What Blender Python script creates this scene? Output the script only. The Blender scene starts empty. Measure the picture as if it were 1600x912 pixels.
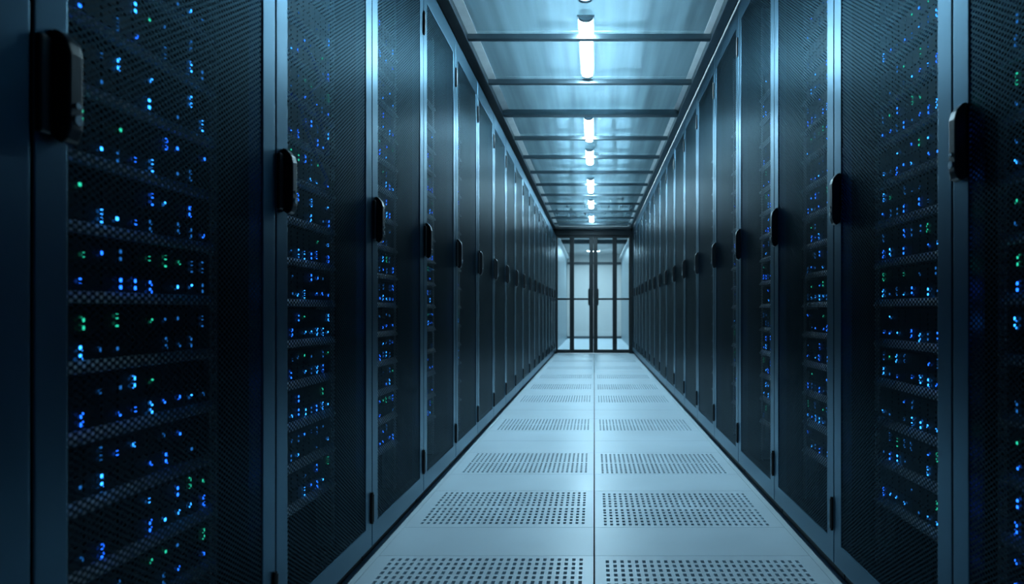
import bpy, bmesh, math, random
from mathutils import Vector, Matrix

random.seed(7)
S = bpy.context.scene
COL = S.collection
PI = math.pi

# ---------------------------------------------------------------- camera, world, exposure
CAM_H = 0.745
FPX = 1047.0
cam_d = bpy.data.cameras.new('camera')
cam = bpy.data.objects.new('camera', cam_d)
COL.objects.link(cam)
cam.location = (0, 0, CAM_H)
cam.rotation_euler = (PI / 2, 0, 0)
cam_d.sensor_width = 36.0
cam_d.lens = FPX / 1600 * 36
cam_d.shift_x = -(928.5 - 800) / 1600
cam_d.shift_y = (485 - 456) / 1600
cam_d.clip_start = 0.02
cam_d.dof.use_dof = True
cam_d.dof.focus_distance = 2.5
cam_d.dof.aperture_fstop = 4.2
S.camera = cam

W = bpy.data.worlds.new('world')
S.world = W
W.use_nodes = True
W.node_tree.nodes['Background'].inputs[0].default_value = (0.10, 0.30, 0.50, 1)
W.node_tree.nodes['Background'].inputs[1].default_value = 0.015

S.view_settings.view_transform = 'Standard'
S.view_settings.look = 'None'
S.view_settings.exposure = 0.45
S.view_settings.gamma = 1.0
S.view_settings.use_curve_mapping = False
S.cycles.transparent_max_bounces = 16
S.cycles.max_bounces = 10
S.cycles.diffuse_bounces = 5
S.cycles.glossy_bounces = 5
S.cycles.sample_clamp_indirect = 6.0

LAMP_COLOR = (0.52, 0.83, 1.0)
PASSAGE_COLOR = (0.60, 0.86, 1.0)
TUBE_STRENGTH = 90.0
PASSAGE_STRENGTH = 205.0
def area(name, x, y, z, sx, sy, watts):        # ceiling lights of the hall, above the translucent aisle roof
    d = bpy.data.lights.new(name, 'AREA')
    d.shape = 'RECTANGLE'; d.size = sx; d.size_y = sy
    d.energy = watts; d.color = LAMP_COLOR
    o = bpy.data.objects.new(name, d); COL.objects.link(o)
    o.location = (x, y, z)
    return o
area('hall_light', -0.03, 7.0, CAM_H + 1.41 + 0.42, 0.24, 8.8, 265.0)

# ---------------------------------------------------------------- materials
def new_mat(name):
    m = bpy.data.materials.new(name)
    m.use_nodes = True
    nt = m.node_tree
    for n in list(nt.nodes):
        nt.nodes.remove(n)
    out = nt.nodes.new('ShaderNodeOutputMaterial')
    return m, nt, out

def principled(name, color, rough=0.4, metal=0.0, spec=0.5, noise=0.0, nscale=12.0, rvar=0.0, bump=0.0, bscale=4.0,
               stretch=None, bdist=0.02):
    m, nt, out = new_mat(name)
    p = nt.nodes.new('ShaderNodeBsdfPrincipled')
    p.inputs['Base Color'].default_value = (*color, 1)
    p.inputs['Roughness'].default_value = rough
    p.inputs['Metallic'].default_value = metal
    p.inputs['Specular IOR Level'].default_value = spec
    nt.links.new(p.outputs[0], out.inputs[0])
    if noise or rvar or bump:
        tc = nt.nodes.new('ShaderNodeTexCoord')
        src = tc.outputs['Object']
        if stretch:
            mp = nt.nodes.new('ShaderNodeMapping')
            mp.inputs['Scale'].default_value = stretch
            nt.links.new(src, mp.inputs[0])
            src = mp.outputs[0]
        if noise or rvar:
            nz = nt.nodes.new('ShaderNodeTexNoise')
            nz.inputs['Scale'].default_value = nscale
            nz.inputs['Detail'].default_value = 4
            nt.links.new(src, nz.inputs['Vector'])
            if noise:
                mr = nt.nodes.new('ShaderNodeMapRange')
                mr.inputs[1].default_value = 0.3
                mr.inputs[2].default_value = 0.7
                mr.inputs[3].default_value = 1 - noise
                mr.inputs[4].default_value = 1 + noise
                nt.links.new(nz.outputs[0], mr.inputs[0])
                mx = nt.nodes.new('ShaderNodeVectorMath')
                mx.operation = 'SCALE'
                mx.inputs[0].default_value = color
                nt.links.new(mr.outputs[0], mx.inputs['Scale'])
                nt.links.new(mx.outputs[0], p.inputs['Base Color'])
            if rvar:
                mr2 = nt.nodes.new('ShaderNodeMapRange')
                mr2.inputs[1].default_value = 0.3
                mr2.inputs[2].default_value = 0.7
                mr2.inputs[3].default_value = rough - rvar
                mr2.inputs[4].default_value = rough + rvar
                nt.links.new(nz.outputs[0], mr2.inputs[0])
                nt.links.new(mr2.outputs[0], p.inputs['Roughness'])
        if bump:
            nb = nt.nodes.new('ShaderNodeTexNoise')
            nb.inputs['Scale'].default_value = bscale
            nb.inputs['Detail'].default_value = 2
            nt.links.new(src, nb.inputs['Vector'])
            b = nt.nodes.new('ShaderNodeBump')
            b.inputs['Strength'].default_value = bump
            b.inputs['Distance'].default_value = bdist
            nt.links.new(nb.outputs[0], b.inputs['Height'])
            nt.links.new(b.outputs[0], p.inputs['Normal'])
    return m

def emitter(name, color, strength):
    m, nt, out = new_mat(name)
    e = nt.nodes.new('ShaderNodeEmission')
    e.inputs[0].default_value = (*color, 1)
    e.inputs[1].default_value = strength
    nt.links.new(e.outputs[0], out.inputs[0])
    return m

def mesh_sheet(name, color, rough, metal, pitch, row, radius):
    """perforated sheet: staggered round holes in the object's own y/z plane"""
    m, nt, out = new_mat(name)
    L = nt.links.new
    def M(op, a, b=None):
        n = nt.nodes.new('ShaderNodeMath')
        n.operation = op
        for i, v in enumerate((a, b)):
            if v is None: continue
            if isinstance(v, (int, float)): n.inputs[i].default_value = v
            else: L(v, n.inputs[i])
        return n.outputs[0]
    tc = nt.nodes.new('ShaderNodeTexCoord')
    sp = nt.nodes.new('ShaderNodeSeparateXYZ')
    L(tc.outputs['Object'], sp.inputs[0])
    r = M('DIVIDE', sp.outputs[2], row)
    rf = M('FLOOR', r)
    half = M('MULTIPLY', M('FLOORED_MODULO', rf, 2.0), 0.5)
    c = M('ADD', M('DIVIDE', sp.outputs[1], pitch), half)
    dy = M('MULTIPLY', M('SUBTRACT', M('FRACT', c), 0.5), pitch)
    dz = M('MULTIPLY', M('SUBTRACT', M('FRACT', r), 0.5), row)
    d2 = M('ADD', M('MULTIPLY', dy, dy), M('MULTIPLY', dz, dz))
    hole = M('LESS_THAN', d2, radius * radius)
    p = nt.nodes.new('ShaderNodeBsdfPrincipled')
    p.inputs['Base Color'].default_value = (*color, 1)
    p.inputs['Roughness'].default_value = rough
    p.inputs['Metallic'].default_value = metal
    p.inputs['Specular Tint'].default_value = (0.50, 0.56, 0.59, 1)
    t = nt.nodes.new('ShaderNodeBsdfTransparent')
    mx = nt.nodes.new('ShaderNodeMixShader')
    L(hole, mx.inputs[0]); L(p.outputs[0], mx.inputs[1]); L(t.outputs[0], mx.inputs[2])
    L(mx.outputs[0], out.inputs[0])
    return m

def glass_mat(name, tint, refl=0.08):
    m, nt, out = new_mat(name)
    t = nt.nodes.new('ShaderNodeBsdfTransparent')
    t.inputs[0].default_value = (*tint, 1)
    g = nt.nodes.new('ShaderNodeBsdfGlossy')
    g.inputs['Roughness'].default_value = 0.03
    fr = nt.nodes.new('ShaderNodeFresnel')
    fr.inputs[0].default_value = 1.45
    mx = nt.nodes.new('ShaderNodeMixShader')
    nt.links.new(fr.outputs[0], mx.inputs[0])
    nt.links.new(t.outputs[0], mx.inputs[1])
    nt.links.new(g.outputs[0], mx.inputs[2])
    nt.links.new(mx.outputs[0], out.inputs[0])
    return m

def roof_sheet(name, color):
    m, nt, out = new_mat(name)
    L = nt.links.new
    tc = nt.nodes.new('ShaderNodeTexCoord')
    mp = nt.nodes.new('ShaderNodeMapping'); mp.inputs['Scale'].default_value = (5.0, 0.7, 1)
    L(tc.outputs['Object'], mp.inputs[0])
    nz = nt.nodes.new('ShaderNodeTexNoise'); nz.inputs['Scale'].default_value = 1.6; nz.inputs['Detail'].default_value = 2
    L(mp.outputs[0], nz.inputs['Vector'])
    b = nt.nodes.new('ShaderNodeBump'); b.inputs['Strength'].default_value = 0.07; b.inputs['Distance'].default_value = 0.02
    L(nz.outputs[0], b.inputs['Height'])
    tl = nt.nodes.new('ShaderNodeBsdfTranslucent'); tl.inputs[0].default_value = (*color, 1)
    df = nt.nodes.new('ShaderNodeBsdfDiffuse'); df.inputs[0].default_value = (*color, 1)
    gl = nt.nodes.new('ShaderNodeBsdfGlossy'); gl.inputs[0].default_value = (0.8, 0.9, 0.95, 1); gl.inputs['Roughness'].default_value = 0.06
    L(b.outputs[0], gl.inputs['Normal'])
    mp2 = nt.nodes.new('ShaderNodeMapping'); mp2.inputs['Scale'].default_value = (9.0, 0.35, 1)
    L(tc.outputs['Object'], mp2.inputs[0])
    nz2 = nt.nodes.new('ShaderNodeTexNoise'); nz2.inputs['Scale'].default_value = 1.3; nz2.inputs['Detail'].default_value = 3
    L(mp2.outputs[0], nz2.inputs['Vector'])
    mr = nt.nodes.new('ShaderNodeMapRange')
    for i, v in ((1, 0.3), (2, 0.7), (3, 0.72), (4, 1.12)): mr.inputs[i].default_value = v
    L(nz2.outputs[0], mr.inputs[0])
    sc = nt.nodes.new('ShaderNodeVectorMath'); sc.operation = 'SCALE'; sc.inputs[0].default_value = color
    L(mr.outputs[0], sc.inputs['Scale'])
    L(sc.outputs[0], tl.inputs[0]); L(sc.outputs[0], df.inputs[0])
    m1 = nt.nodes.new('ShaderNodeMixShader'); m1.inputs[0].default_value = 0.25
    L(tl.outputs[0], m1.inputs[1]); L(df.outputs[0], m1.inputs[2])
    fr = nt.nodes.new('ShaderNodeFresnel'); fr.inputs[0].default_value = 1.7
    ad = nt.nodes.new('ShaderNodeMath'); ad.operation = 'MULTIPLY_ADD'; ad.inputs[1].default_value = 1.0; ad.inputs[2].default_value = 0.22
    ad.use_clamp = True
    L(fr.outputs[0], ad.inputs[0])
    m2 = nt.nodes.new('ShaderNodeMixShader')
    L(ad.outputs[0], m2.inputs[0]); L(m1.outputs[0], m2.inputs[1]); L(gl.outputs[0], m2.inputs[2])
    L(m2.outputs[0], out.inputs[0])
    return m

M_FRAME = principled('satin_steel', (0.064, 0.120, 0.165), 0.33, 1.0, 0.5, noise=0.03, nscale=3)
M_FRAME.node_tree.nodes['Principled BSDF'].inputs['Specular Tint'].default_value = (0.84, 0.95, 1.0, 1)
M_BODY = principled('cabinet_black', (0.012, 0.015, 0.018), 0.5, 0.0, 0.4, noise=0.1)
M_SHEET = mesh_sheet('perforated_steel', (0.026, 0.040, 0.050), 0.38, 1.0, 0.0150, 0.0050, 0.0038)
M_HANDLE = principled('black_plastic', (0.010, 0.013, 0.016), 0.32, 0.0, 0.5, noise=0.1)
M_CHROME = principled('chrome', (0.55, 0.6, 0.63), 0.25, 1.0, noise=0.05)
M_RAIL = principled('zinc_rail', (0.70, 0.76, 0.78), 0.5, 0.1, noise=0.15, nscale=40)
M_CHASSIS = principled('server_black', (0.010, 0.013, 0.016), 0.45, 0.2, noise=0.2, nscale=30)
M_LIP = principled('server_grey_lip', (0.78, 0.84, 0.86), 0.5, 0.0, noise=0.1, nscale=40)
M_FLOOR = principled('floor_laminate', (0.70, 0.81, 0.88), 0.36, 0.0, 0.5, noise=0.04, nscale=3, rvar=0.06)
M_VOID = principled('underfloor_dark', (0.015, 0.018, 0.02), 0.9, noise=0.1)
M_BEAM = principled('roof_frame_steel', (0.17, 0.22, 0.25), 0.34, 0.9, noise=0.06)
M_ALU = principled('pale_aluminium', (0.78, 0.80, 0.80), 0.4, 0.1, noise=0.06, bump=0.3, bscale=6)
M_ROOF = roof_sheet('translucent_roof_sheet', (0.62, 0.74, 0.78))
M_HOUSING = principled('lamp_housing', (0.35, 0.42, 0.46), 0.4, 0.5, noise=0.05)
M_TUBE = emitter('lit_tube', LAMP_COLOR, TUBE_STRENGTH)
M_TUBE2 = emitter('lit_passage_lamp', PASSAGE_COLOR, PASSAGE_STRENGTH)
M_DOOR = principled('door_frame_black', (0.012, 0.018, 0.022), 0.4, 0.3, noise=0.1)
M_GLASS = glass_mat('door_glass', (0.86, 0.93, 0.95))
M_WALL = principled('passage_wall', (0.68, 0.66, 0.64), 0.5, noise=0.03, nscale=2)
M_PANEL = principled('passage_side_panel', (0.30, 0.38, 0.42), 0.35, 0.5, noise=0.06)
M_TRIM = principled('dark_trim', (0.05, 0.065, 0.075), 0.5, noise=0.1)
M_CABLE = principled('blue_lit_cable', (0.02, 0.16, 0.55), 0.4, noise=0.1)  # blue glow on the cables is put into their base colour
LEDS = {
    'blue': emitter('led_blue', (0.010, 0.13, 1.0), 3.4),
    'azure': emitter('led_azure', (0.02, 0.26, 1.0), 4.4),
    'green': emitter('led_green', (0.02, 0.62, 0.38), 1.1),
    'dim': emitter('led_dim', (0.02, 0.20, 0.70), 0.6),
}

# ---------------------------------------------------------------- mesh helpers
def box(bm, x0, x1, y0, y1, z0, z1, mi=0):
    v = [bm.verts.new(p) for p in ((x0, y0, z0), (x1, y0, z0), (x1, y1, z0), (x0, y1, z0),
                                   (x0, y0, z1), (x1, y0, z1), (x1, y1, z1), (x0, y1, z1))]
    for f in ((3, 2, 1, 0), (4, 5, 6, 7), (0, 1, 5, 4), (1, 2, 6, 5), (2, 3, 7, 6), (3, 0, 4, 7)):
        bm.faces.new([v[i] for i in f]).material_index = mi
    return v

def prism(bm, pts, axis, a, b):
    """polygon in the two other axes, extruded along axis from a to b"""
    def P(p, t):
        q = list(p); q.insert(axis, t); return q
    lo = [bm.verts.new(P(p, a)) for p in pts]
    hi = [bm.verts.new(P(p, b)) for p in pts]
    n = len(pts)
    bm.faces.new(lo[::-1]); bm.faces.new(hi)
    for i in range(n):
        bm.faces.new((lo[i], lo[(i + 1) % n], hi[(i + 1) % n], hi[i]))

def cyl(bm, c, r, axis, a, b, n=14, r2=None):
    r2 = r if r2 is None else r2
    def ring(rr, t):
        out = []
        for i in range(n):
            q = [c[0] + rr * math.cos(2 * PI * i / n), c[1] + rr * math.sin(2 * PI * i / n)]
            q.insert(axis, t); out.append(bm.verts.new(q))
        return out
    lo, hi = ring(r, a), ring(r2, b)
    bm.faces.new(lo[::-1]); bm.faces.new(hi)
    for i in range(n):
        bm.faces.new((lo[i], lo[(i + 1) % n], hi[(i + 1) % n], hi[i]))

def finish(name, bm, mats, bevel=0.0, seg=2, smooth=False):
    bmesh.ops.recalc_face_normals(bm, faces=bm.faces)
    if bevel:
        bmesh.ops.bevel(bm, geom=[e for e in bm.edges if len(e.link_faces) == 2 and e.calc_face_angle(0) > 0.3],
                        offset=bevel, segments=seg, affect='EDGES', profile=0.6)
    me = bpy.data.meshes.new(name)
    bm.to_mesh(me); bm.free()
    for m in (mats if isinstance(mats, (list, tuple)) else [mats]):
        me.materials.append(m)
    if smooth:
        for p in me.polygons: p.use_smooth = True
    return me

def link(name, data, parent=None, loc=(0, 0, 0), rz=0.0):
    o = bpy.data.objects.new(name, data)
    COL.objects.link(o)
    o.location = loc
    o.rotation_euler = (0, 0, rz)
    if parent is not None: o.parent = parent
    return o

def tag(o, label, cat, group=None):
    o['label'] = label; o['category'] = cat
    if group: o['group'] = group
    return o

def structure(o):
    o['kind'] = 'structure'
    return o

def tree_copy(o, loc, rz, parent=None):
    c = o.copy(); COL.objects.link(c); c.parent = parent
    if parent is None:
        c.location = loc; c.rotation_euler = (0, 0, rz)
    for ch in list(o.children):
        tree_copy(ch, None, 0, c)
    return c

def Z(u):      # height given relative to the lens, in half aisle widths
    return CAM_H + 0.66 * u

HALF = 0.66
END = 11.62

# ---------------------------------------------------------------- structure: floor
PERF_LEN = 0.465
PERF = [1.572, 2.303, 3.05, 4.15, 5.43, 6.33, 7.34, 8.5, 9.68]
TILE_X0, TILE_X1 = 0.0025, 0.654
bm = bmesh.new()
spans = []
cur = -1.2
for p in PERF:
    n = max(1, round((p - cur) / 0.40)) if p - cur > 0.6 else 1
    for k in range(n):
        spans.append((cur + (p - cur) * k / n, cur + (p - cur) * (k + 1) / n))
    cur = p + PERF_LEN
n = round((END - cur) / 0.5)
for k in range(n):
    spans.append((cur + (END - cur) * k / n, cur + (END - cur) * (k + 1) / n))
for a, b in spans:
    for s in (-1, 1):
        x0, x1 = sorted((s * TILE_X0, s * TILE_X1))
        box(bm, x0, x1, a + 0.001, b - 0.001, -0.03, 0)
for s in (-1, 1):                       # border strip along the plinths
    x0, x1 = sorted((s * (TILE_X1 + 0.0012), s * 1.8))
    box(bm, x0, x1, -1.2, END, -0.03, -0.0002)
box(bm, -1.8, 1.8, END + 0.0, 18.0, -0.03, -0.0005)
box(bm, -1.8, 1.8, -1.2, END, -0.36, -0.33, 1)
floor = structure(link('floor', finish('floor', bm, [M_FLOOR, M_VOID])))

# perforated tile, real rectangular holes
def perf_mesh():
    bm = bmesh.new()
    w = TILE_X1 - TILE_X0
    ncol, cp, hw = 27, 0.0217, 0.0100
    xs0 = 0.034 - TILE_X0
    xc = [0.0]
    for i in range(ncol):
        xc += [xs0 + i * cp, xs0 + i * cp + hw]
    xc.append(w)
    rp, hl = 0.0335, 0.0205
    yc = [0.001]
    y = 0.022
    for g in range(2):
        for i in range(6):
            yc += [y, y + hl]; y += rp
        y += 0.016
    yc.append(PERF_LEN - 0.001)
    V = {}
    def v(i, j, t):
        k = (i, j, t)
        if k not in V: V[k] = bm.verts.new((xc[i], yc[j], 0 if t == 0 else -0.028))
        return V[k]
    nx, ny = len(xc), len(yc)
    for i in range(nx - 1):
        for j in range(ny - 1):
            hole = i % 2 == 1 and j % 2 == 1
            if not hole:
                bm.faces.new((v(i, j, 0), v(i + 1, j, 0), v(i + 1, j + 1, 0), v(i, j + 1, 0)))
                bm.faces.new((v(i, j + 1, 1), v(i + 1, j + 1, 1), v(i + 1, j, 1), v(i, j, 1)))
            else:
                q = [(i, j), (i + 1, j), (i + 1, j + 1), (i, j + 1)]
                for a in range(4):
                    (i0, j0), (i1, j1) = q[a], q[(a + 1) % 4]
                    bm.faces.new((v(i0, j0, 0), v(i1, j1, 0), v(i1, j1, 1), v(i0, j0, 1)))
    for i in range(nx - 1):
        for j in (0, ny - 1):
            bm.faces.new((v(i, j, 0), v(i + 1, j, 0), v(i + 1, j, 1), v(i, j, 1)))
    for j in range(ny - 1):
        for i in (0, nx - 1):
            bm.faces.new((v(i, j, 0), v(i, j + 1, 0), v(i, j + 1, 1), v(i, j, 1)))
    return finish('perforated_floor_tile', bm, M_FLOOR)
pm = perf_mesh()
ORD = ['nearest', 'second', 'third', 'fourth', 'fifth', 'sixth', 'seventh', 'eighth', 'ninth', 'tenth', 'eleventh', 'twelfth',
       'thirteenth', 'fourteenth', 'fifteenth', 'sixteenth', 'seventeenth', 'eighteenth', 'nineteenth', 'twentieth']
for i, p in enumerate(PERF):
    which = ('nearest the camera' if i == 0 else 'farthest from the camera' if i == len(PERF) - 1
             else ORD[i] + ' from the camera')
    o = link('perforated_floor_tile', pm, None, (TILE_X0, p, 0))
    tag(o, f'pale perforated floor tile right of the centre seam, {which}', 'floor tile', 'perforated tiles along the right of the aisle')
    o = link('perforated_floor_tile', pm, None, (-TILE_X0, p + PERF_LEN, 0), PI)
    tag(o, f'pale perforated floor tile left of the centre seam, {which}', 'floor tile', 'perforated tiles along the left of the aisle')

# ---------------------------------------------------------------- aisle roof frame
RZ = CAM_H + 1.41        # underside of the frame
roof = link('aisle_roof', None, None, (-0.031, END / 2, RZ))
tag(roof, 'glossy sheet roof on a dark steel ladder frame over the aisle', 'roof')
def roof_part(name, bm, m, bevel=0.0, parent=None):
    me = finish(name, bm, m, bevel)
    me.transform(Matrix.Translation((0.031, -END / 2, -RZ)))
    return link(name, me, parent or roof)
Y0R = 1.2
for x0, x1, fx0, fx1 in ((-0.716, -0.660, -0.660, -0.615), (0.606, 0.654, 0.575, 0.606)):
    bm = bmesh.new(); box(bm, x0, x1, Y0R, END - 0.05, RZ, RZ + 0.05)
    b = roof_part('side_beam', bm, M_BEAM, 0.003)
    xa, xb = (x1 + 0.0005, fx1) if x0 < 0 else (x0 - 0.0005, fx0)
    bm = bmesh.new()
    prism(bm, [(xa, RZ + 0.036), (xa, RZ + 0.033), (xb, RZ + 0.043), (xb, RZ + 0.046)], 1, Y0R, END - 0.06)  # pale strip added to stand for the bright reflection beside each beam
    roof_part('reflection_strip', bm, M_ALU, 0.0015, b)
bars = []
k0 = 0.00237
ys = [1047 * 1.41 * (k0 + 0.000462 * i) for i in range(-3, 16)]
ys = [y for y in ys if Y0R < y < END - 0.12]
for y in ys:
    i = ys.index(y)
    thick = abs(y - 1047 * 1.41 * (k0 + 0.000462 * 2)) < 0.1
    w, h = (0.075, 0.04) if thick else (0.036, 0.030)
    bm = bmesh.new()
    box(bm, -0.6595, 0.6055, y - w / 2, y + w / 2, RZ + 0.001, RZ + 0.001 + h * 0.55)
    box(bm, -0.6595, 0.6055, y - w / 2 + 0.007, y + w / 2 - 0.007, RZ + 0.001 + h * 0.55, RZ + 0.001 + h)
    roof_part('crossbar', bm, M_BEAM, 0.0015)
edges = [Y0R] + ys + [END - 0.06]
for a, b in zip(edges[:-1], edges[1:]):
    bm = bmesh.new()
    box(bm, -0.655, 0.600, a + 0.004, b - 0.004, RZ + 0.048, RZ + 0.054)
    roof_part('roof_panel', bm, M_ROOF)

# ---------------------------------------------------------------- tube lights under the roof
def tube_light(y0, y1, label, group='tube lights along the aisle roof', x=-0.042, z=RZ + 0.042, mat=None, cat='light', w=0.062):
    L = y1 - y0
    t = link('tube_light', None, None, (x, (y0 + y1) / 2, z))
    tag(t, label, cat, group)
    bm = bmesh.new(); box(bm, -w / 2 - 0.012, w / 2 + 0.012, -L / 2, L / 2, -0.004, 0.0045)
    link('housing', finish('housing', bm, M_HOUSING, 0.002), t)
    bm = bmesh.new()
    n = 10
    pts = [(w / 2 * math.cos(PI + PI * i / n), -0.0045 + 0.016 * math.sin(PI + PI * i / n)) for i in range(n + 1)]
    prism(bm, pts, 1, -L / 2 + 0.03, L / 2 - 0.03)
    link('diffuser', finish('diffuser', bm, mat or M_TUBE), t)
    for s in (-1, 1):
        bm = bmesh.new()
        pts2 = [(1.08 * p[0], p[1] * 1.1 - 0.0005) for p in pts]
        a, b = sorted((s * (L / 2 - 0.03), s * (L / 2)))
        prism(bm, pts2, 1, a + (0.0005 if s > 0 else 0), b - (0.0005 if s < 0 else 0))
        link('end_cap', finish('end_cap', bm, M_HOUSING), t)
    return t
LAMPS = [(2.70, 3.12), (3.30, 4.14), (5.02, 5.72), (6.02, 6.62), (7.36, 8.20), (8.75, 9.45), (10.2, 10.9)]
for i, (a, b) in enumerate(LAMPS):
    w = 'nearest the camera' if i == 0 else ('farthest from the camera, before the header' if i == len(LAMPS) - 1 else ORD[i] + ' from the camera')
    tube_light(a, b, f'lit white tube light under the aisle roof, {w}')

# ---------------------------------------------------------------- end of the aisle: glass double door
def px(v): return v - 0.014
GZ0, GZ1 = 0.075, CAM_H + 1.27
FT = 0.05
bm = bmesh.new()
box(bm, -0.70, -0.641, END, END + 0.07, 0, CAM_H + 1.455)
box(bm, 0.608, 0.70, END, END + 0.07, 0, CAM_H + 1.455)
box(bm, -0.641, 0.608, END, END + 0.07, CAM_H + 1.275, CAM_H + 1.455)
structure(link('trim_1', finish('trim_1', bm, M_DOOR, 0.003)))
bm = bmesh.new()
box(bm, -0.72, 0.66, END - 0.055, END - 0.001, CAM_H + 1.30, CAM_H + 1.41)
structure(link('trim_2', finish('trim_2', bm, M_DOOR, 0.004)))

def framed(name, x0, x1, wl, wr, z0, z1, zr, pane_name):
    """a glazed frame with stiles wl, wr, rails and a thin mid rail"""
    o = link(name, None, None, ((x0 + x1) / 2, END + 0.035, 0))
    structure(o)
    cx = (x0 + x1) / 2
    bm = bmesh.new()
    box(bm, x0 - cx, x0 + wl - cx, -0.022, 0.022, z0, z1)
    box(bm, x1 - wr - cx, x1 - cx, -0.022, 0.022, z0, z1)
    for a, b in ((z0, z0 + 0.06), (zr - 0.016, zr + 0.016), (z1 - 0.012, z1)):
        box(bm, x0 + wl - cx, x1 - wr - cx, -0.020, 0.020, a, b)
    link('frame', finish('frame', bm, M_DOOR, 0.002), o)
    for a, b in ((z0 + 0.061, zr - 0.017), (zr + 0.017, z1 - 0.013)):
        bm = bmesh.new()
        box(bm, x0 + wl - cx + 0.001, x1 - wr - cx - 0.001, -0.003, 0.003, a, b)
        link('glass_pane', finish('glass_pane', bm, M_GLASS), o)
    return o
zr = CAM_H + 0.20
ztop = CAM_H + 1.272
d1 = framed('door_1', -0.418, -0.0155, 0.068, 0.070, 0.008, ztop, zr, 'p')
d2 = framed('door_2', -0.0125, 0.386, 0.070, 0.068, 0.008, ztop, zr, 'p')
framed('window_1', -0.640, -0.4185, 0.006, 0.008, 0.008, ztop, zr, 'p')
framed('window_2', 0.3865, 0.607, 0.008, 0.006, 0.008, ztop, zr, 'p')
for d, s in ((d1, 1), (d2, -1)):
    bm = bmesh.new()
    hx = s * 0.160
    box(bm, hx - 0.046, hx + 0.030, -0.034, -0.0225, CAM_H + 0.09, CAM_H + 0.38) if s > 0 else \
        box(bm, hx - 0.030, hx + 0.046, -0.034, -0.0225, CAM_H + 0.09, CAM_H + 0.38)
    h = link('handle_plate', finish('handle_plate', bm, M_DOOR, 0.003), d)
    bm = bmesh.new()
    cyl(bm, (hx - s * 0.038, -0.062), 0.011, 2, CAM_H + 0.11, CAM_H + 0.36)
    for zz in (CAM_H + 0.14, CAM_H + 0.33):
        cyl(bm, (hx - s * 0.038, zz), 0.007, 1, -0.062, -0.033)
    link('pull_bar', finish('pull_bar', bm, M_HANDLE, smooth=False), h)

# passage beyond the glass door
PB = 17.9
def slab(name, m, *b, bevel=0):
    bm = bmesh.new(); box(bm, *b)
    return structure(link(name, finish(name, bm, m, bevel)))
slab('wall_back', M_WALL, -1.0, 1.0, PB, PB + 0.05, 0.06, 2.4)
slab('baseboard_back', M_TRIM, -0.72, 0.72, PB - 0.02, PB - 0.001, 0, 0.06)
for s, nm in ((-1, 'wall_left'), (1, 'wall_right')):
    bm = bmesh.new()
    y = END + 0.075
    k = 0
    while y < PB - 0.10:
        w = 0.6 if y + 0.6 < PB - 0.06 else PB - 0.06 - y
        x0, x1 = sorted((s * 0.72, s * 0.76))
        box(bm, x0, x1, y + 0.004, y + w - 0.004, 0, CAM_H + 1.36)
        x0, x1 = sorted((s * 0.74, s * 0.77))
        box(bm, x0, x1, y - 0.004, y + w + 0.004, 0, CAM_H + 1.36)
        y += w
    structure(link(nm, finish(nm, bm, M_PANEL)))
slab('ceiling', M_WALL, -1.0, 1.0, END + 0.075, PB + 0.05, CAM_H + 1.50, CAM_H + 1.55)
slab('trim_3', M_TRIM, -0.71, 0.71, 14.2, 14.32, CAM_H + 1.42, CAM_H + 1.499)
slab('trim_4', M_TRIM, -0.715, 0.715, PB - 0.06, PB - 0.021, CAM_H + 1.23, CAM_H + 1.29)
for s, nm in ((-1, 'trim_5'), (1, 'trim_6')):
    x0, x1 = sorted((s * 0.66, s * 0.719))
    slab(nm, M_ALU, x0, x1, END + 0.08, PB - 0.07, CAM_H + 1.365, CAM_H + 1.40)
for i, (a, b) in enumerate(((12.6, 12.75), (14.7, 14.85), (16.6, 16.8))):
    nm = ['just beyond the glass door', 'midway down the passage', 'nearest the pale back wall'][i]
    tube_light(a, b, f'wide lit lamp on the passage ceiling, {nm}', 'lamps beyond the glass door', -0.02, CAM_H + 1.494, M_TUBE2, 'light', 0.30)

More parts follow.
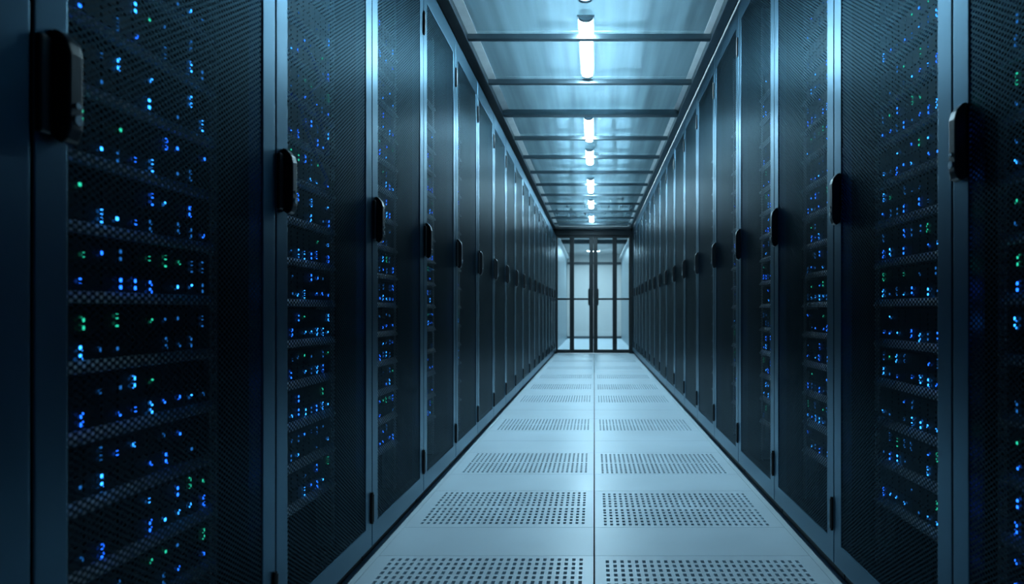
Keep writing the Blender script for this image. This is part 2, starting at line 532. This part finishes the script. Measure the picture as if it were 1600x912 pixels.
# ---------------------------------------------------------------- server cabinets
STILE = 0.052
SETBACK = 0.09
def make_cabinet(w, top, bottom, hz, hinge_zs, top_rail, bottom_rail):
    """origin on the floor at the middle of the door front; +x faces the aisle, y runs from handle side to hinge side"""
    root = link('server_cabinet', None)
    h = w / 2
    bm = bmesh.new()
    t = 0.016
    g = 0.0008
    box(bm, -1.05, -0.034, -h + g, -h + t, bottom, top)
    box(bm, -1.05, -0.034, h - t, h - g, bottom, top)
    box(bm, -1.05, -0.034, -h + t, h - t, top - t, top)
    box(bm, -1.05, -0.034, -h + t, h - t, bottom, bottom + t)
    box(bm, -1.05, -1.034, -h + t, h - t, bottom + t, top - t)
    link('body', finish('body', bm, M_BODY), root)
    bm = bmesh.new()
    box(bm, -1.0, -0.030, -h + 0.004, h - 0.004, 0.0, bottom - 0.001)
    link('plinth', finish('plinth', bm, M_BODY), root)
    # door leaf
    e = 0.0022
    o0, o1, b0, b1 = -h + e, h - e, bottom + 0.001, top - 0.001
    i0, i1, c0, c1 = o0 + STILE, o1 - STILE, bottom + bottom_rail, top - top_rail
    bm = bmesh.new()
    for x in (0,):
        out = [(o0, b0), (o1, b0), (o1, b1), (o0, b1)]
        inn = [(i0, c0), (i1, c0), (i1, c1), (i0, c1)]
        vs = {}
        for nm, pts in (('o', out), ('i', inn)):
            for k, p in enumerate(pts):
                vs[nm, k, 0] = bm.verts.new((-0.030, *p)); vs[nm, k, 1] = bm.verts.new((0.0, *p))
        for k in range(4):
            j = (k + 1) % 4
            bm.faces.new((vs['o', k, 1], vs['o', j, 1], vs['i', j, 1], vs['i', k, 1]))
            bm.faces.new((vs['o', j, 0], vs['o', k, 0], vs['i', k, 0], vs['i', j, 0]))
            bm.faces.new((vs['o', k, 0], vs['o', j, 0], vs['o', j, 1], vs['o', k, 1]))
            bm.faces.new((vs['i', j, 0], vs['i', k, 0], vs['i', k, 1], vs['i', j, 1]))
    door = link('door', finish('door', bm, M_FRAME, 0.003, 3), root)
    bm = bmesh.new()
    box(bm, -0.0030, -0.0020, i0 + 0.0005, i1 - 0.0005, c0 + 0.0005, c1 - 0.0005)
    link('mesh_panel', finish('mesh_panel', bm, M_SHEET), door)
    # swing handle: plate at the leaf edge, lever with chamfered ends
    bm = bmesh.new()
    box(bm, 0.0003, 0.0075, o0 + 0.001, o0 + 0.018, hz - 0.062, hz + 0.055)
    link('handle_plate', finish('handle_plate', bm, M_HANDLE, 0.003, 3), door)
    bm = bmesh.new()
    pts = [(0.0003, hz - 0.062), (0.010, hz - 0.070), (0.017, hz - 0.066), (0.022, hz - 0.052), (0.0225, hz + 0.040),
           (0.019, hz + 0.055), (0.008, hz + 0.068), (0.0003, hz + 0.070)]
    pts2 = [(p[0], p[1]) for p in pts]
    lo = o0 + 0.026; hi = o0 + 0.048
    P = [bm.verts.new((p[0], lo, p[1])) for p in pts2]; Q = [bm.verts.new((p[0], hi, p[1])) for p in pts2]
    bm.faces.new(P); bm.faces.new(Q[::-1])
    for k in range(len(P)):
        j = (k + 1) % len(P); bm.faces.new((P[k], Q[k], Q[j], P[j]))
    link('handle_lever', finish('handle_lever', bm, M_HANDLE, 0.003, 3), door)
    bm = bmesh.new()
    cyl(bm, ((lo + hi) / 2, hz - 0.040), 0.0065, 0, 0.0205, 0.0255, 16)
    cyl(bm, ((lo + hi) / 2, hz - 0.022), 0.0040, 0, 0.0205, 0.0248, 12)
    link('lock_cylinder', finish('lock_cylinder', bm, M_CHROME), door)
    for zz in hinge_zs:
        bm = bmesh.new()
        cyl(bm, (0.0035, o1 - 0.0055), 0.0055, 2, zz - 0.04, zz + 0.04, 12)
        cyl(bm, (0.0035, o1 - 0.0055), 0.0035, 2, zz - 0.046, zz + 0.046, 12)
        link('hinge', finish('hinge', bm, M_HANDLE), door)
    # mounting rails with square holes
    for s in (-1, 1):
        bm = bmesh.new()
        y0, y1 = sorted((s * (h - 0.055), s * (h - 0.082)))
        z0, z1 = bottom + 0.03, top - 0.03
        pitch = 0.0445 / 2
        n = int((z1 - z0) / pitch)
        ym0, ym1 = (y0 + y1) / 2 - 0.005, (y0 + y1) / 2 + 0.005
        X0, X1 = -SETBACK - 0.003, -SETBACK
        box(bm, X0, X1, y0, ym0, z0, z0 + n * pitch); box(bm, X0, X1, ym1, y1, z0, z0 + n * pitch)
        for k in range(n):
            box(bm, X0, X1, ym0, ym1, z0 + k * pitch, z0 + k * pitch + 0.012)
        a, b = sorted((s * (h - 0.055), s * (h - 0.058)))
        box(bm, X0 - 0.05, X0, a, b, z0, z0 + n * pitch)
        link('mounting_rail', finish('mounting_rail', bm, M_RAIL), root)
    return root

LW, LY0, LN = 0.602, 0.787 - 0.602, 19
RW, RY0, RN = 0.611, 1.235 - 0.611, 18
LTOP, RTOP = Z(1.965), Z(2.125)
LBOT, RBOT = Z(-1.062), Z(-1.057)
protoL = make_cabinet(LW, LTOP, LBOT, Z(0.415), (Z(1.68), Z(-0.885)), 0.088, 0.066)
protoR = make_cabinet(RW, RTOP, RBOT, Z(0.4537), (Z(1.83), Z(-0.85)), 0.093, 0.066)
for proto, n, y0, w, sx, rz, side in ((protoL, LN, LY0, LW, -1, 0.0, 'left'), (protoR, RN, RY0, RW, 1, PI, 'right')):
    for k in range(n):
        loc = (sx * HALF, y0 + (k + 0.5) * w, 0)
        if k == 0:
            o = proto; o.location = loc; o.rotation_euler = (0, 0, rz)
        else:
            o = tree_copy(proto, loc, rz)
        if side == 'right' and k == 0:
            near_right = o
        if k == 0:
            lab = f'dark mesh-door server cabinet cut off by the {side} edge of the view'
        elif k == n - 1:
            lab = f'dark mesh-door server cabinet ending the {side} row, against the glass door'
        else:
            lab = f'dark mesh-door server cabinet, {ORD[k]} from the camera in the {side} row'
        tag(o, lab, 'server cabinet', f'server cabinets of the {side} row')

for ch in near_right.children:
    if ch.name.startswith('mounting_rail'): ch.location.x += 0.040

# filler between the lower left row and the roof frame
slab('trim_7', M_BODY, -1.70, -0.722, 0.19, END - 0.01, LTOP + 0.001, RZ + 0.05)
slab('trim_8', M_BODY, 0.68, 1.70, 0.63, END - 0.01, RTOP + 0.001, RZ + 0.05)

# ---------------------------------------------------------------- servers
SH = 0.1005
def chassis_mesh(w):
    bm = bmesh.new()
    h = w / 2
    box(bm, -0.62, -0.004, -h, h, 0.002, SH - 0.003)
    for r, (z0, z1) in enumerate(((0.026, 0.055), (0.060, 0.093))):
        nb = 12
        for i in range(nb):
            a = -h + 0.006 + i * (w - 0.012) / nb
            box(bm, -0.004, -0.001, a + 0.002, a + (w - 0.012) / nb - 0.002, z0, z1)
    return finish('chassis', bm, M_CHASSIS)
def lip_mesh(w):
    bm = bmesh.new()
    h = w / 2
    pts = [(-0.0035, 0.003), (0.012, 0.003), (0.014, 0.005), (0.011, 0.012), (0.003, 0.0215), (-0.0035, 0.0215)]
    P = [bm.verts.new((p[0], -h, p[1])) for p in pts]; Q = [bm.verts.new((p[0], h, p[1])) for p in pts]
    bm.faces.new(P); bm.faces.new(Q[::-1])
    for k in range(len(P)):
        j = (k + 1) % len(P); bm.faces.new((P[k], Q[k], Q[j], P[j]))
    for i in range(int(w / 0.012)):
        a = -h + 0.004 + i * 0.012
        box(bm, 0.0105, 0.0138, a, a + 0.006, 0.006, 0.0115)
    return finish('front_lip', bm, M_LIP)
def led_shapes():
    out = {}
    for col, m in LEDS.items():
        bm = bmesh.new(); box(bm, 0.0002, 0.0022, -0.0026, 0.0026, -0.004, 0.004)
        out[col, 1] = finish('status_light', bm, m, 0.0012, 2)
        bm = bmesh.new()
        for dz in (-0.0062, 0.0062): box(bm, 0.0002, 0.0022, -0.0028, 0.0028, dz - 0.0042, dz + 0.0042)
        out[col, 2] = finish('status_light', bm, m, 0.0012, 2)
    return out
LEDM = led_shapes()

def led_plan(w, high=False):
    h = w / 2
    plan = []
    kind = random.random()
    for row, z in ((0, 0.036), (1, 0.077)):
        nc = 11
        for i in range(nc):
            y = -h + 0.03 + i * (w - 0.055) / (nc - 1) + random.uniform(-0.004, 0.004)
            zz = z + random.uniform(-0.004, 0.004)
            r = random.random()
            if row == 0:
                if r < (0.62 if high else 0.26): continue
                c = 'blue' if r < 0.55 else ('azure' if r < 0.80 else 'dim')
            else:
                if r < (0.78 if high else 0.46): continue
                c = 'green' if r < 0.62 else ('dim' if r < 0.82 else ('blue' if r < 0.94 else 'azure'))
            plan.append((c, 2 if random.random() < 0.45 else 1, y, zz))
    return plan

def place_server(side, k, slot, total, individual):
    w = (LW if side == 'left' else RW) - 2 * 0.084
    sx, rz = (-1, 0.0) if side == 'left' else (1, PI)
    yc = (LY0 + (k + 0.5) * LW) if side == 'left' else (RY0 + (k + 0.5) * RW)
    z = CAM_H - 0.50 + slot * 0.1015
    fwd = 0.040 if (side, k) == ('right', 0) else 0.0         # this rack is mounted closer to its door
    t = link('rack_server', None, None, (sx * (HALF + SETBACK - 0.002 - fwd), yc, z), rz)
    cab = {0: f'cabinet cut off by the {side} edge'}.get(k, f'{ORD[k]} cabinet of the {side} row')
    fromtop = total - 1 - slot
    pos = 'topmost' if fromtop == 0 else ('lowest' if slot == 0 else f'{ORD[fromtop]} from top')
    tag(t, f'black rack server in {cab}, {pos}', 'server', f'rack servers in the {cab}')
    link('chassis', CH[side], t)
    link('front_lip', LP[side], t)
    plan = led_plan(w, slot > 11)
    if individual:
        for c, n, y, zz in plan:
            link('status_light', LEDM[c, n], t, (0, y, zz))
    else:
        for nm, lo, hi in (('lower_light_row', 0, 0.056), ('upper_light_row', 0.056, 1)):
            bm = bmesh.new()
            for c, n, y, zz in plan:
                if lo <= zz < hi:
                    mi = list(LEDS).index(c)
                    for dz in ((0,) if n == 1 else (-0.0062, 0.0062)):
                        box(bm, 0.0002, 0.0022, y - 0.0027, y + 0.0027, zz + dz - 0.004, zz + dz + 0.004, mi)
            link(nm, finish(nm, bm, list(LEDS.values())), t)
CH = {'left': chassis_mesh(LW - 0.168), 'right': chassis_mesh(RW - 0.168)}
LP = {'left': lip_mesh(LW - 0.170), 'right': lip_mesh(RW - 0.170)}
NS = 15
for side, ks in (('left', range(1, 7)), ('right', range(0, 6))):
    for k in ks:
        for s in range(NS):
            place_server(side, k, s, NS, k <= 2)

# ---------------------------------------------------------------- patch cables inside the third cabinet of the left row
def tube_mesh(pts, r, n=8, sub=8):
    P = [Vector(p) for p in pts]
    path = []
    for i in range(len(P) - 1):
        p0, p1, p2, p3 = P[max(i - 1, 0)], P[i], P[i + 1], P[min(i + 2, len(P) - 1)]
        for k in range(sub):
            t = k / sub
            path.append(0.5 * ((2 * p1) + (p2 - p0) * t + (2 * p0 - 5 * p1 + 4 * p2 - p3) * t * t + (3 * p1 - p0 - 3 * p2 + p3) * t ** 3))
    path.append(P[-1])
    bm = bmesh.new()
    rings = []
    for i, p in enumerate(path):
        d = (path[min(i + 1, len(path) - 1)] - path[max(i - 1, 0)]).normalized()
        a = d.cross(Vector((1, 0, 0))).normalized(); b = d.cross(a)
        rings.append([bm.verts.new(p + r * (math.cos(2 * PI * j / n) * a + math.sin(2 * PI * j / n) * b)) for j in range(n)])
    for A, B in zip(rings[:-1], rings[1:]):
        for j in range(n):
            bm.faces.new((A[j], A[(j + 1) % n], B[(j + 1) % n], B[j]))
    bm.faces.new(rings[0][::-1]); bm.faces.new(rings[-1])
    return finish('patch_cable', bm, M_CABLE, smooth=True)
for lab, dy, pts in (('blue-lit patch cable in a high S loop inside the third cabinet of the left row', 0.0,
                      [(0.0, -0.05, 0.11), (0.018, -0.03, 0.10), (0.020, 0.03, 0.05), (0.020, -0.02, 0.0), (0.020, 0.03, -0.05), (0.014, 0.10, -0.11), (0.0, 0.12, -0.12)]),
                     ('blue-lit patch cable hanging in a shallow bow inside the third cabinet of the left row', -0.03,
                      [(0.0, -0.06, -0.02), (0.016, -0.05, -0.04), (0.018, -0.02, -0.09), (0.018, 0.05, -0.15), (0.014, 0.12, -0.19), (0.0, 0.14, -0.20)])):
    o = link('patch_cable', tube_mesh(pts, 0.0045), None, (-HALF - 0.065, 1.69 + dy, CAM_H + 0.54))
    tag(o, lab, 'cable', None)
